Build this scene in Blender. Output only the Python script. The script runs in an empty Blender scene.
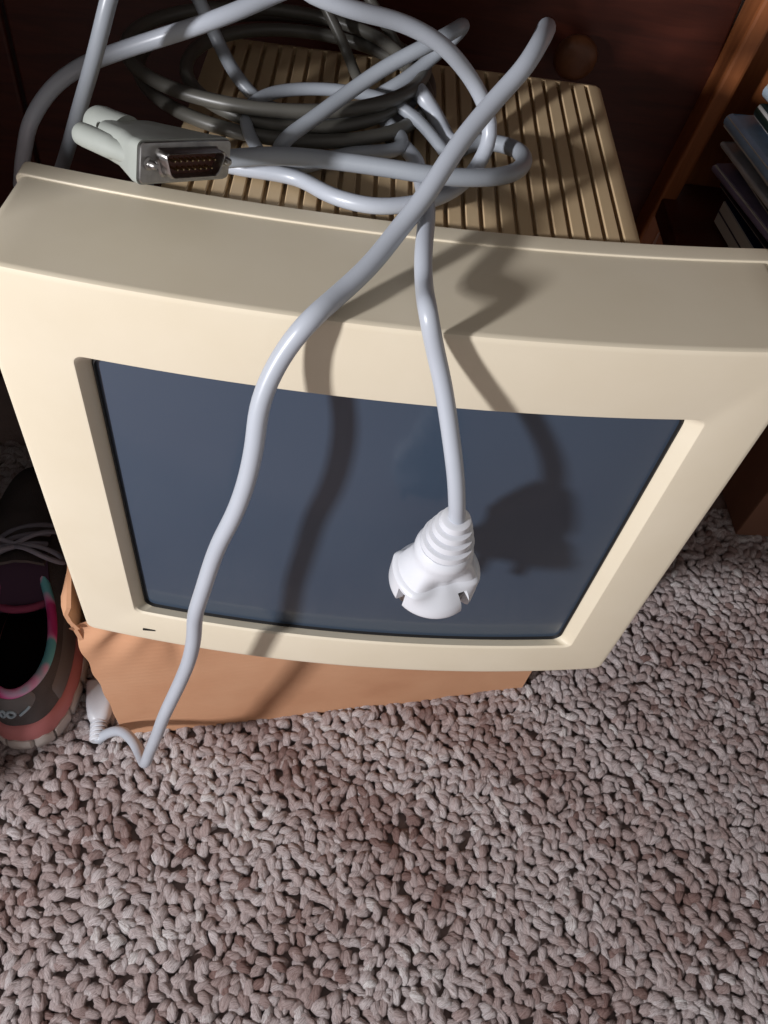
import bpy, math, random
import numpy as np
from mathutils import Vector, Matrix

random.seed(7)
rng = np.random.default_rng(11)
scn = bpy.context.scene
col = scn.collection

# ------------------------------------------------------------------ camera, world, light, exposure
cam_data = bpy.data.cameras.new('camera')
cam = bpy.data.objects.new('camera', cam_data)
col.objects.link(cam)
cam_data.sensor_fit = 'VERTICAL'
cam_data.sensor_height = 24.0
cam_data.lens = 24.0 * 835.57 / 1024.0
cam_data.clip_start = 0.01
# rows: the camera's right, down and forward axes in the room
CR = Vector((0.9932955, 0.03123372, 0.11130368))
CD = Vector((0.0924255, -0.79288057, -0.60232709))
CF = Vector((0.06943761, 0.60857608, -0.7904515))
cm = Matrix((CR, -CD, -CF)).transposed().to_4x4()
cm.translation = Vector((-0.02585876, -0.28740788, 0.53749128))
cam.matrix_world = cm
scn.camera = cam

world = bpy.data.worlds.new('room_light')
scn.world = world
world.use_nodes = True
bg = world.node_tree.nodes['Background']
bg.inputs[0].default_value = (1.0, 0.94, 0.91, 1)
bg.inputs[1].default_value = 0.25

WIN = Vector((-1.00, -0.90, 0.72))
win_data = bpy.data.lights.new('window_daylight', 'AREA')
win_data.shape = 'RECTANGLE'
win_data.size = 0.09
win_data.size_y = 0.12
win_data.energy = 26.5
win_data.color = (0.98, 0.975, 1.0)
win = bpy.data.objects.new('window_daylight', win_data)
col.objects.link(win)
win.location = WIN
win.rotation_euler = (WIN - Vector((0.05, 0.0, 0.15))).to_track_quat('Z', 'Y').to_euler()

scn.view_settings.view_transform = 'Standard'
scn.view_settings.look = 'None'
scn.view_settings.gamma = 1
scn.view_settings.use_curve_mapping = False
scn.view_settings.exposure = 0.0


# ------------------------------------------------------------------ materials
def lin(c):
    return tuple(((v / 255) / 12.92 if v / 255 <= 0.04045 else ((v / 255 + 0.055) / 1.055) ** 2.4) for v in c) + (1,)


class M:
    def __init__(s, name, colr=(200, 200, 200), rough=0.5, spec=0.5, metal=0.0, coat=0.0):
        s.m = bpy.data.materials.new(name)
        s.m.use_nodes = True
        s.nt = s.m.node_tree
        s.b = s.nt.nodes['Principled BSDF']
        s.b.inputs['Base Color'].default_value = lin(colr)
        s.b.inputs['Roughness'].default_value = rough
        s.b.inputs['Specular IOR Level'].default_value = spec
        s.b.inputs['Metallic'].default_value = metal
        s.b.inputs['Coat Weight'].default_value = coat
        s.tc = s.nt.nodes.new('ShaderNodeTexCoord')

    def noise(s, scale, detail=4, vec='Object', stretch=None, rough=0.5, dist=0.0):
        n = s.nt.nodes.new('ShaderNodeTexNoise')
        n.inputs['Scale'].default_value = scale
        n.inputs['Detail'].default_value = detail
        n.inputs['Roughness'].default_value = rough
        n.inputs['Distortion'].default_value = dist
        src = s.tc.outputs[vec]
        if stretch:
            mp = s.nt.nodes.new('ShaderNodeMapping')
            mp.inputs['Scale'].default_value = stretch
            s.nt.links.new(src, mp.inputs[0])
            src = mp.outputs[0]
        s.nt.links.new(src, n.inputs['Vector'])
        return n.outputs['Fac']

    def ramp(s, fac, stops):
        r = s.nt.nodes.new('ShaderNodeValToRGB')
        while len(r.color_ramp.elements) < len(stops):
            r.color_ramp.elements.new(0.5)
        for e, (p, c) in zip(r.color_ramp.elements, stops):
            e.position = p
            e.color = lin(c)
        s.nt.links.new(fac, r.inputs[0])
        return r.outputs[0]

    def color(s, out):
        s.nt.links.new(out, s.b.inputs['Base Color'])
        return s

    def bump(s, fac, strength=0.2, dist=0.001):
        b = s.nt.nodes.new('ShaderNodeBump')
        b.inputs['Strength'].default_value = strength
        b.inputs['Distance'].default_value = dist
        s.nt.links.new(fac, b.inputs['Height'])
        s.nt.links.new(b.outputs[0], s.b.inputs['Normal'])
        return s


def plastic(name, c1, c2, rough=0.45, bump=0.08, scale=18, spec=0.4):
    m = M(name, c1, rough, spec)
    m.color(m.ramp(m.noise(scale), [(0.3, c1), (0.75, c2)]))
    m.bump(m.noise(1600, 2), bump, 0.0004)
    return m.m


BEZEL = plastic('aged_beige_plastic', (223, 212, 190), (217, 205, 181), 0.42)
HOUSING = plastic('yellowed_beige_plastic', (200, 176, 140), (192, 166, 130), 0.5)
CORD = plastic('pale_grey_cord', (176, 181, 190), (170, 175, 184), 0.34, 0.03, 40, 0.5)
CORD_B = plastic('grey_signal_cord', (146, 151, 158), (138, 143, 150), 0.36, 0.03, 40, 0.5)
CORD_SHADED = plastic('shaded_grey_cord', (88, 86, 80), (80, 78, 73), 0.38, 0.03, 40, 0.5)  # grey darkened to stand in for the shade at the back of the tangle
PLUGW = plastic('white_plug_plastic', (212, 214, 220), (206, 208, 214), 0.3, 0.03, 40, 0.5)
HOODM = plastic('off_white_hood_plastic', (160, 164, 158), (150, 154, 147), 0.4, 0.03, 60)
METAL = M('nickel_shell', (150, 150, 152), 0.32, 0.5, 1.0)
METAL.color(METAL.ramp(METAL.noise(220), [(0.3, (150, 148, 146)), (0.7, (176, 174, 172))]))
METAL = METAL.m
PINM = M('brown_pin_insulator', (84, 44, 34), 0.5).m
GOLD = M('pin_metal', (200, 180, 140), 0.3, 0.5, 1.0).m
DARK = M('dark_gap', (16, 14, 14), 0.7).m

SCREEN = M('tinted_screen_glass', (58, 70, 86), 0.4, 0.3, 0, 0.6)
SCREEN.b.inputs['Coat Roughness'].default_value = 0.14
SCREEN.color(SCREEN.ramp(SCREEN.noise(5, 3), [(0.3, (56, 69, 86)), (0.7, (61, 74, 90))]))
SCREEN = SCREEN.m


def wood(name, cs, stretch, rough=0.45):
    m = M(name, cs[0], rough, 0.4)
    f = m.noise(9, 8, 'Object', stretch, 0.6, 1.2)
    m.color(m.ramp(f, [(0.28, cs[0]), (0.5, cs[1]), (0.72, cs[2])]))
    m.bump(f, 0.15, 0.001)
    return m.m


DWOOD = wood('dark_red_brown_wood', [(58, 24, 16), (72, 31, 20), (84, 38, 25)], (1.0, 3, 9))
OWOOD = wood('orange_brown_wood', [(132, 76, 42), (148, 88, 50), (160, 98, 58)], (9, 9, 1.0))
KWOOD = wood('knob_wood', [(92, 56, 34), (104, 64, 40), (114, 72, 46)], (5, 5, 5))

CARD = M('corrugated_cardboard', (190, 140, 105), 0.85, 0.2)
_w = CARD.nt.nodes.new('ShaderNodeTexWave')
_w.inputs['Scale'].default_value = 55
_w.inputs['Distortion'].default_value = 1.0
_w.bands_direction = 'Z'
CARD.nt.links.new(CARD.tc.outputs['Object'], _w.inputs['Vector'])
CARD.color(CARD.ramp(CARD.noise(14, 6), [(0.3, (208, 160, 126)), (0.55, (201, 151, 117)), (0.8, (188, 137, 104))]))
CARD.bump(_w.outputs['Fac'], 0.12, 0.0006)
CARD = CARD.m
CARD2 = M('brown_carton', (120, 84, 66), 0.85, 0.2)
CARD2.color(CARD2.ramp(CARD2.noise(10, 5), [(0.3, (128, 92, 74)), (0.7, (112, 78, 62))]))
CARD2 = CARD2.m


# ------------------------------------------------------------------ mesh helpers
def mesh_obj(name, verts, faces, mat, parent=None, smooth=True, mats=None, midx=None):
    me = bpy.data.meshes.new(name)
    me.from_pydata([tuple(v) for v in verts], [], [tuple(f) for f in faces])
    for mm in (mats or [mat]):
        me.materials.append(mm)
    if midx is not None:
        me.polygons.foreach_set('material_index', midx)
    me.polygons.foreach_set('use_smooth', [smooth] * len(me.polygons))
    me.update()
    o = bpy.data.objects.new(name, me)
    col.objects.link(o)
    if parent is not None:
        o.parent = parent
    return o


def fix_normals(o):
    import bmesh
    bm = bmesh.new()
    bm.from_mesh(o.data)
    bmesh.ops.recalc_face_normals(bm, faces=bm.faces)
    bm.to_mesh(o.data)
    bm.free()
    return o


def bevel(o, w, seg=2, angle=35):
    m = o.modifiers.new('bevel', 'BEVEL')
    m.width = w
    m.segments = seg
    m.limit_method = 'ANGLE'
    m.angle_limit = math.radians(angle)
    return o


def autosmooth(o, deg=40):
    me = o.data
    me.polygons.foreach_set('use_smooth', [True] * len(me.polygons))
    import bmesh
    bm = bmesh.new()
    bm.from_mesh(me)
    for e in bm.edges:
        if len(e.link_faces) == 2 and e.calc_face_angle(0) > math.radians(deg):
            e.smooth = False
    bm.to_mesh(me)
    bm.free()
    return o


class Geo:
    """collects verts and faces of ONE part"""
    def __init__(s):
        s.v, s.f, s.mi = [], [], []

    def add(s, v, f, mi=0):
        n = len(s.v)
        s.v += [tuple(x) for x in v]
        s.f += [tuple(i + n for i in q) for q in f]
        s.mi += [mi] * len(f)

    def box(s, c, d, M4=None, mi=0):
        v = []
        for x in (-.5, .5):
            for y in (-.5, .5):
                for z in (-.5, .5):
                    p = Vector((c[0] + x * d[0], c[1] + y * d[1], c[2] + z * d[2]))
                    v.append(M4 @ p if M4 else p)
        s.add(v, [(0, 1, 3, 2), (4, 6, 7, 5), (0, 4, 5, 1), (2, 3, 7, 6), (0, 2, 6, 4), (1, 5, 7, 3)], mi)

    def loft(s, rings, closed=True, cap0=True, cap1=True, mi=0):
        n = len(rings[0])
        v = [p for r in rings for p in r]
        f = []
        m = n if closed else n - 1
        for i in range(len(rings) - 1):
            for j in range(m):
                k = (j + 1) % n
                f.append((i * n + j, i * n + k, (i + 1) * n + k, (i + 1) * n + j))
        if cap0:
            f.append(tuple(reversed(range(n))))
        if cap1:
            f.append(tuple(range((len(rings) - 1) * n, len(rings) * n)))
        s.add(v, f, mi)

    def build(s, name, mat, parent=None, smooth=True, mats=None, deg=40):
        o = mesh_obj(name, s.v, s.f, mat, parent, smooth, mats, s.mi if mats else None)
        fix_normals(o)
        if smooth:
            autosmooth(o, deg)
        return o


def catmull(P, step=0.004):
    P = [Vector(p) for p in P]
    Q = [P[0] * 2 - P[1]] + P + [P[-1] * 2 - P[-2]]
    out = []
    for i in range(1, len(Q) - 2):
        a, b, c, d = Q[i - 1:i + 3]
        n = max(2, int((c - b).length / step))
        # centripetal
        t0 = 0.0
        t1 = t0 + max((b - a).length, 1e-6) ** .5
        t2 = t1 + max((c - b).length, 1e-6) ** .5
        t3 = t2 + max((d - c).length, 1e-6) ** .5
        for k in range(n):
            t = t1 + (t2 - t1) * k / n
            A1 = a * ((t1 - t) / (t1 - t0)) + b * ((t - t0) / (t1 - t0))
            A2 = b * ((t2 - t) / (t2 - t1)) + c * ((t - t1) / (t2 - t1))
            A3 = c * ((t3 - t) / (t3 - t2)) + d * ((t - t2) / (t3 - t2))
            B1 = A1 * ((t2 - t) / (t2 - t0)) + A2 * ((t - t0) / (t2 - t0))
            B2 = A2 * ((t3 - t) / (t3 - t1)) + A3 * ((t - t1) / (t3 - t1))
            out.append(B1 * ((t2 - t) / (t2 - t1)) + B2 * ((t - t1) / (t2 - t1)))
    out.append(P[-1])
    for _ in range(3):
        out = [out[0]] + [(out[i - 1] + out[i] * 2 + out[i + 1]) / 4 for i in range(1, len(out) - 1)] + [out[-1]]
    return out


def tube(g, path, r, n=16, caps=True, mi=0, closed=False):
    """sweep a circle along path; r is a number or a function of 0..1"""
    T = []
    N = len(path)
    for i in range(N):
        a = path[max(i - 1, 0)] if not closed else path[i - 1]
        b = path[min(i + 1, N - 1)] if not closed else path[(i + 1) % N]
        T.append((b - a).normalized())
    u = T[0].orthogonal().normalized()
    rings = []
    for i in range(N):
        if i:
            q = T[i - 1].rotation_difference(T[i])
            u = q @ u
        u = (u - T[i] * u.dot(T[i])).normalized()
        w = T[i].cross(u)
        rr = r(i / (N - 1)) if callable(r) else r
        rings.append([path[i] + (u * math.cos(a) + w * math.sin(a)) * rr for a in [2 * math.pi * k / n for k in range(n)]])
    if closed:
        rings.append(rings[0])
        caps = False
    g.loft(rings, True, caps, caps, mi)


def lathe(g, prof, M4=None, n=40, mi=0, rf=None):
    """prof: (radius, height) along +Z; rf(theta, i) scales the radius"""
    rings = []
    for i, (r, z) in enumerate(prof):
        ring = []
        for k in range(n):
            a = 2 * math.pi * k / n
            q = r * (rf(a, i, z) if rf else 1)
            p = Vector((q * math.cos(a), q * math.sin(a), z))
            ring.append(M4 @ p if M4 else p)
        rings.append(ring)
    g.loft(rings, True, True, True, mi)


def empty(name, loc=(0, 0, 0), rz=0.0):
    o = bpy.data.objects.new(name, None)
    o.empty_display_size = 0.05
    col.objects.link(o)
    o.location = loc
    o.rotation_euler = (0, 0, rz)
    return o


def tag(o, label=None, cat=None, group=None, kind=None):
    if label:
        o['label'] = label
    if cat:
        o['category'] = cat
    if group:
        o['group'] = group
    if kind:
        o['kind'] = kind
    return o


FLOOR = -0.2

# ------------------------------------------------------------------ setting: floor, cabinet front, desk
g = Geo()
g.box((0.1, 0.0, FLOOR - 0.015), (2.4, 2.0, 0.02))
CBASE = M('carpet_backing', (170, 150, 145), 0.95, 0.1)
CBASE.bump(CBASE.noise(300, 3), 0.5, 0.002)
tag(g.build('floor', CBASE.m, smooth=False), kind='structure')

# carpet pile: thick twisted loops, one object
PILE = M('berber_wool', (178, 160, 156), 0.9, 0.15)
nt = PILE.nt
at = nt.nodes.new('ShaderNodeAttribute')
at.attribute_name = 'tuft'
c1 = PILE.ramp(at.outputs['Fac'], [(0.0, (164, 136, 130)), (0.3, (208, 189, 186)), (0.6, (225, 212, 211)), (0.9, (238, 229, 229)), (1.0, (252, 247, 246))])
ay = nt.nodes.new('ShaderNodeAttribute')
ay.attribute_name = 'yarn'
fn = nt.nodes.new('ShaderNodeTexNoise')
fn.inputs['Scale'].default_value = 1.3
fn.inputs['Detail'].default_value = 5
fn.inputs['Roughness'].default_value = 0.78
fn.inputs['Distortion'].default_value = 0.6
nt.links.new(ay.outputs['Vector'], fn.inputs['Vector'])
fib = fn.outputs['Fac']
c2 = PILE.ramp(fib, [(0.32, (128, 108, 104)), (0.45, (220, 212, 210)), (0.56, (255, 255, 255))])
mx = nt.nodes.new('ShaderNodeMix')
mx.data_type = 'RGBA'
mx.blend_type = 'MULTIPLY'
mx.inputs[0].default_value = 0.9
nt.links.new(c1, mx.inputs[6])
nt.links.new(c2, mx.inputs[7])
PILE.color(mx.outputs[2])
PILE.bump(fib, 1.0, 0.0035)


def make_pile():
    sp = 0.0073
    pts = []
    nx, ny = int(1.35 / sp), int(0.80 / sp)
    for j in range(ny):
        for i in range(nx):
            x = -0.62 + (i + 0.5 * (j % 2)) * sp
            y = -0.30 + j * sp * 0.92
            # only where the carpet can be seen from around the camera
            if y > 0.33 or (y > 0.14 and -0.16 < x < 0.16):
                continue
            pts.append((x, y))
    P = np.array(pts)
    n = len(P)
    P = P + rng.normal(0, 0.0021, P.shape)
    ns, nc = 8, 10
    yaw = rng.uniform(0, math.pi * 2, n)
    L = rng.uniform(0.0034, 0.0054, n)
    Hh = rng.uniform(0.0030, 0.0060, n)
    R = rng.uniform(0.0031, 0.0046, n)
    bend = rng.uniform(-0.0028, 0.0028, n)
    lean = rng.normal(0, 0.0012, n)
    t = np.linspace(-1, 1, ns)
    cx = L[:, None] * np.sin(t * 1.75)[None, :]
    cy = bend[:, None] * (1 - t ** 2)[None, :] + lean[:, None]
    cz = Hh[:, None] * (1 - np.abs(t) ** 2.2)[None, :] - 0.0022
    C = np.stack([cx, cy, cz], -1)
    dC = np.gradient(C, axis=1)
    dC /= np.linalg.norm(dC, axis=-1, keepdims=True) + 1e-9
    up = np.zeros_like(dC)
    up[..., 1] = 1
    n1 = up - dC * (up * dC).sum(-1, keepdims=True)
    n1 /= np.linalg.norm(n1, axis=-1, keepdims=True) + 1e-9
    n2 = np.cross(dC, n1)
    a = np.linspace(0, 2 * math.pi, nc, endpoint=False)
    prof = 1 - 0.35 * np.abs(t) ** 3
    jit = rng.uniform(0.84, 1.16, (n, ns, nc))
    ply = 1 + 0.10 * np.cos(2 * a[None, None, :] + 3.2 * t[None, :, None] + rng.uniform(0, 6, n)[:, None, None])
    rad = R[:, None, None] * prof[None, :, None] * jit * ply
    V = C[:, :, None, :] + rad[..., None] * (np.cos(a)[None, None, :, None] * n1[:, :, None, :] + np.sin(a)[None, None, :, None] * n2[:, :, None, :])
    ca, sa = np.cos(yaw), np.sin(yaw)
    X = V[..., 0] * ca[:, None, None] - V[..., 1] * sa[:, None, None] + P[:, 0][:, None, None]
    Y = V[..., 0] * sa[:, None, None] + V[..., 1] * ca[:, None, None] + P[:, 1][:, None, None]
    Z = V[..., 2] + FLOOR
    co = np.stack([X, Y, Z], -1).reshape(-1, 3)
    ii, kk = np.meshgrid(np.arange(ns - 1), np.arange(nc), indexing='ij')
    k2 = (kk + 1) % nc
    q = np.stack([ii * nc + kk, ii * nc + k2, (ii + 1) * nc + k2, (ii + 1) * nc + kk], -1).reshape(-1, 4)
    F = (q[None] + (np.arange(n) * ns * nc)[:, None, None]).reshape(-1, 4)
    me = bpy.data.meshes.new('carpet_pile')
    me.vertices.add(len(co))
    me.vertices.foreach_set('co', co.astype(np.float32).ravel())
    me.loops.add(F.size)
    me.loops.foreach_set('vertex_index', F.astype(np.int32).ravel())
    me.polygons.add(len(F))
    me.polygons.foreach_set('loop_start', np.arange(0, F.size, 4, dtype=np.int32))
    me.polygons.foreach_set('use_smooth', np.ones(len(F), dtype=bool))
    me.update(calc_edges=True)
    # yarn colour: broad drifts plus tuft to tuft variation
    drift = 0.5 + 0.16 * np.sin(P[:, 0] * 23 + 3 * np.sin(P[:, 1] * 17)) + 0.12 * np.sin(P[:, 1] * 41 + P[:, 0] * 30)
    tuft = np.clip(drift + rng.normal(0, 0.20, n), 0, 1)
    al = me.attributes.new('tuft', 'FLOAT', 'POINT')
    al.data.foreach_set('value', np.repeat(tuft, ns * nc).astype(np.float32))
    ang = a[None, None, :] + 1.3 * t[None, :, None] + np.zeros((n, 1, 1))
    rnd = rng.uniform(0, 60, n)[:, None, None]
    yarn = np.stack([np.cos(ang) * 3.6, np.sin(ang) * 3.6, t[None, :, None] * 1.1 + rnd + ang * 0], -1)
    yl = me.attributes.new('yarn', 'FLOAT_VECTOR', 'POINT')
    yl.data.foreach_set('vector', yarn.reshape(-1).astype(np.float32))
    me.materials.append(PILE.m)
    o = bpy.data.objects.new('carpet_pile', me)
    col.objects.link(o)
    return tag(o, 'chunky mauve and grey looped wool carpet pile covering the floor', 'carpet', kind='stuff')


make_pile()

# wooden cabinet front behind the monitor (with a round knob), its stile, the desk added around it for shade
g = Geo()
g.box((-0.03, 0.44, 0.175), (0.578, 0.02, 0.745))
cab = empty('wooden_cabinet', (-0.03, 0.44, FLOOR))
def under(o, root):
    o.parent = root
    o.matrix_parent_inverse = Matrix.Translation(-root.location)
    return o
tag(cab, 'dark red brown wooden cabinet front standing behind the monitor', 'cabinet')
under(bevel(g.build('door', DWOOD, None, False), 0.002), cab)
g = Geo()
kn = Matrix.Translation((0.1385, 0.4305, 0.246)) @ Matrix.Rotation(math.radians(90), 4, 'X')
lathe(g, [(0.009, 0.0), (0.0085, 0.006), (0.008, 0.010), (0.012, 0.013), (0.0165, 0.017), (0.0175, 0.021), (0.016, 0.025), (0.011, 0.028), (0.004, 0.0293)], kn, 32)
under(tag(g.build('knob', KWOOD, None), 'round turned wooden knob'), cab)
g = Geo()
g.box((-0.4, 0.44, 0.175), (0.159, 0.03, 0.745))
under(bevel(g.build('side_stile', DWOOD, None, False), 0.003), cab)
# lighter corner post to the right of the door, slightly out of plumb
g = Geo()
g.box((0.2685, 0.4265, 0.175), (0.016, 0.045, 0.735), Matrix.Translation((0.27, 0.43, 0.27)) @ Matrix.Rotation(math.radians(5.5), 4, 'Y') @ Matrix.Translation((-0.27, -0.43, -0.27)))
under(tag(bevel(g.build('corner_post', OWOOD, None, False), 0.003), 'lighter orange brown post'), cab)
g = Geo()
g.box((0.55, 0.447, 0.175), (0.55, 0.02, 0.745))
tag(g.build('wall_back', OWOOD, None, False), kind='structure')

desk = empty('writing_desk', (0.2, 0.2, FLOOR))
tag(desk, 'brown wooden desk with a shelf, its unseen top and side added to shade the monitor bay', 'desk')
g = Geo()
g.box((0.25, 0.28, 0.565), (1.4, 0.40, 0.03))  # out of view above, added to keep room light off the cables
under(bevel(g.build('unseen_desktop', DWOOD, None, False), 0.003), desk)
g = Geo()
g.box((-0.435, 0.122, 0.175), (0.022, 0.70, 0.748))  # unseen on the left, placed to block light from cables and shoe
under(bevel(g.build('unseen_side_panel', DWOOD, None, False), 0.003), desk)
g = Geo()
g.box((0.55, 0.33, 0.13), (0.60, 0.21, 0.02))
g.box((0.84, 0.33, -0.04), (0.02, 0.21, 0.32))
under(bevel(g.build('shelf', DWOOD, None, False), 0.002), desk)

# brown carton on the carpet, right of the monitor
g = Geo()
ct = Matrix.Translation((0.446, 0.293, FLOOR)) @ Matrix.Rotation(math.radians(2), 4, 'Z')
g.box((0.15, 0.07, 0.1), (0.30, 0.14, 0.19), ct)
g.box((0.15, -0.001, 0.1), (0.30, 0.002, 0.19), ct)
for sx in (-1, 1):
    g.box((0.15 + sx * 0.075, 0.07, 0.197), (0.147, 0.14, 0.003), ct)
o = g.build('storage_carton', CARD2, None, False)
bevel(o, 0.0015)
tag(o, 'brown carton on the carpet behind the right edge of the monitor', 'box')

# ------------------------------------------------------------------ cardboard box under the monitor
cb = empty('cardboard_box', (-0.1865, 0.0, FLOOR), math.radians(11.8))
tag(cb, 'tan cardboard box with a crumpled corner, on the carpet under the monitor', 'box')


def crumple(x, z, W=0.375, H=0.2):
    """dents of the front and its upper left corner"""
    d = 0.0
    k = math.exp(-((x - 0.015) / 0.028) ** 2 - ((z - H + 0.012) / 0.03) ** 2)
    d += k * (0.004 + 0.003 * math.sin(x * 210 - z * 130))
    d += 0.0035 * math.exp(-((x - 0.062) / 0.006) ** 2) * max(0, min(1, (z - 0.11) / 0.07))
    d -= 0.0018 * math.exp(-((x - 0.072) / 0.008) ** 2) * max(0, min(1, (z - 0.11) / 0.07))
    d += 0.002 * math.exp(-((x - 0.13) / 0.012) ** 2) * max(0, min(1, (z - 0.12) / 0.06))
    d += 0.0007 * math.sin(x * 40 + z * 25)
    return d


def lean_out(x, z):
    """the crushed corner bulges to the left towards the top"""
    return (0.011 * (z / 0.2) ** 1.5 + 0.0012 * math.sin(z * 160) * (z / 0.2)) * math.exp(-max(x, 0) / 0.05)


g = Geo()
nx, nz = 110, 60
vv, ff = [], []
for j in range(nz + 1):
    for i in range(nx + 1):
        x = 0.375 * i / nx
        z = 0.199 * j / nz
        vv.append((x - lean_out(x, z), crumple(x, z), z))
for j in range(nz):
    for i in range(nx):
        a = j * (nx + 1) + i
        ff.append((a, a + 1, a + nx + 2, a + nx + 1))
g.add(vv, ff)
g.build('front_panel', CARD, cb)
g = Geo()
g.box((0.374, 0.11, 0.0995), (0.003, 0.215, 0.199))
g.box((0.1875, 0.218, 0.0995), (0.375, 0.003, 0.199))
g.box((0.1875, 0.11, 0.004), (0.37, 0.213, 0.003))
g.build('side_walls', CARD, cb, False)
g = Geo()
rings = []
for i in range(9):
    t = i / 8
    y = 0.003 + 0.216 * t
    rings.append([(0.001 + 0.0025 * math.sin(t * 9) * (1 if k in (1, 2) else .2), y, z) for k, z in enumerate((0.0, 0.15, 0.199, 0.199, 0.15, 0.0))])
    rings[-1] = [(x + (0.003 if k > 2 else 0) - lean_out(0, z), y, z) for k, (x, y, z) in enumerate(rings[-1])]
g.loft(rings)
g.build('left_wall', CARD, cb, False)
g = Geo()
g.box((0.195, 0.11, 0.1975), (0.355, 0.21, 0.003))
g.build('top_flap', CARD, cb, False)
# upper left flap, bent up beside the bezel
g = Geo()
rings = []
for i in range(15):
    t = i / 14
    y = 0.002 + 0.10 * t
    h = 0.030 + 0.006 * math.sin(t * 3) - 0.02 * max(0, t - .75) * 4
    w = 0.0022 * math.sin(t * 13)
    a = [(0.004, y, 0.194), (0.0005 + w, y, 0.194 + h * .35), (-0.0005 - w, y, 0.194 + h * .7), (0.003, y, 0.194 + h)]
    a = [(x - 0.0115, yy, z) for x, yy, z in a]
    rings.append(a + [(x + 0.003, yy, z) for x, yy, z in reversed(a)])
g.loft(rings)
g.build('side_flap', CARD, cb, True)

# ------------------------------------------------------------------ monitor
W, H, D, DROP, BULGE = 0.370, 0.3087, 0.0843, 0.005, 0.0145
mon = empty('crt_monitor', (0, 0.1, 0.0))
tag(mon, 'beige tube monitor with dark glass screen, standing on the cardboard box', 'monitor')


def yf(x):
    return -BULGE * (1 - (2 * x / W) ** 2)


def rrect(x0, x1, z0, z1, r, n=26, nc=5):
    """rounded rectangle, the same number of points whatever the size"""
    P = []
    cs = [((x1 - r, z0 + r), -90), ((x1 - r, z1 - r), 0), ((x0 + r, z1 - r), 90), ((x0 + r, z0 + r), 180)]
    corner = []
    for (cx, cz), a0 in cs:
        corner.append([(cx + r * math.cos(math.radians(a0 + 90 * k / nc)), cz + r * math.sin(math.radians(a0 + 90 * k / nc))) for k in range(nc + 1)])
    for q in range(4):
        P += corner[q]
        a = corner[q][-1]
        b = corner[(q + 1) % 4][0]
        P += [(a[0] + (b[0] - a[0]) * k / n, a[1] + (b[1] - a[1]) * k / n) for k in range(1, n)]
    return P


def ring_at(x0, x1, z0, z1, r, dy):
    return [(x, yf(max(-.19, min(.19, x))) + dy - 0.1, z) for x, z in rrect(x0, x1, z0, z1, r)]


h = W / 2
OX0, OX1, OZ0, OZ1 = -0.1465, 0.1515, 0.0365, 0.2657
g = Geo()
R = [ring_at(OX0 + 0.0065, OX1 - 0.0075, OZ0 + 0.0005, OZ1 - 0.006, 0.006, 0.015),
     ring_at(OX0 + 0.0055, OX1 - 0.0065, OZ0 - 0.0015, OZ1 - 0.005, 0.006, 0.0085),
     ring_at(OX0 + 0.0012, OX1 - 0.0012, OZ0 + 0.0012, OZ1 - 0.0012, 0.005, 0.0013),
     ring_at(OX0, OX1, OZ0, OZ1, 0.005, 0.0),
     ring_at(OX0 - 0.001, OX1 + 0.001, OZ0 - 0.001, OZ1 + 0.001, 0.005, -0.0002),
     ring_at(-h + 0.0032, h - 0.0032, 0.0032, H - 0.0032, 0.004, 0.0),
     ring_at(-h + 0.0020, h - 0.0020, 0.0020, H - 0.0020, 0.004, 0.0),
     ring_at(-h + 0.0005, h - 0.0005, 0.0005, H - 0.0005, 0.005, 0.0005),
     ring_at(-h, h, 0, H, 0.005, 0.0020),
     ring_at(-h, h, 0.00005, H - 0.0001, 0.005, 0.0034),
     ring_at(-h - 0.0002, h + 0.0002, 0.0012, H - 0.0052, 0.006, D - 0.0130),
     ring_at(-h - 0.0002, h + 0.0002, 0.0012, H - 0.00525, 0.006, D - 0.0122),
     ring_at(-h - 0.0004, h + 0.0004, 0.0010, H - 0.0050, 0.006, D - 0.0119),
     ring_at(-h - 0.0009, h + 0.0029, 0.0005, H - 0.0045, 0.004, D - 0.0117),
     ring_at(-h - 0.0010, h + 0.0030, 0.0004, H - 0.0044, 0.004, D - 0.0114),
     ring_at(-h - 0.0010, h + 0.0030, 0.0004, H - 0.0044, 0.004, D - 0.0105),
     ring_at(-h - 0.0010, h + 0.0030, 0.0004, H - 0.0045, 0.004, D - 0.0022),
     ring_at(-h - 0.0008, h + 0.0028, 0.0006, H - 0.0047, 0.004, D - 0.0010),
     ring_at(-h + 0.0005, h + 0.0015, 0.0015, H - 0.0060, 0.004, D),
     ring_at(-h + 0.05, h - 0.05, 0.02, H - 0.03, 0.006, D)]
g.loft(R, True, False, False)
bz = g.build('bezel', BEZEL, mon, True, deg=28)
# small black mark moulded under the opening
g = Geo()
sx = -0.1390
g.box((sx, yf(sx) - 0.1003, 0.0160), (0.0085, 0.0012, 0.0011))
tag(g.build('indicator_slot', DARK, mon, False), 'tiny dark slot under the screen')
# screen: bulging glass
g = Geo()
nx, nz = 60, 44
vv, ff = [], []
gx0, gx1, gz0, gz1 = OX0 + 0.002, OX1 - 0.002, OZ0 - 0.004, OZ1 + 0.002
for j in range(nz + 1):
    for i in range(nx + 1):
        u, v = -1 + 2 * i / nx, -1 + 2 * j / nz
        x, z = (gx0 + gx1) / 2 + u * (gx1 - gx0) / 2, (gz0 + gz1) / 2 + v * (gz1 - gz0) / 2
        vv.append((x, yf(x) + 0.0093 - 0.0040 * (1 - v * v) * (1 - u * u) - 0.1, z))
for j in range(nz):
    for i in range(nx):
        a = j * (nx + 1) + i
        ff.append((a, a + 1, a + nx + 2, a + nx + 1))
g.add(vv, ff)
g.build('screen', SCREEN, mon)
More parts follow.
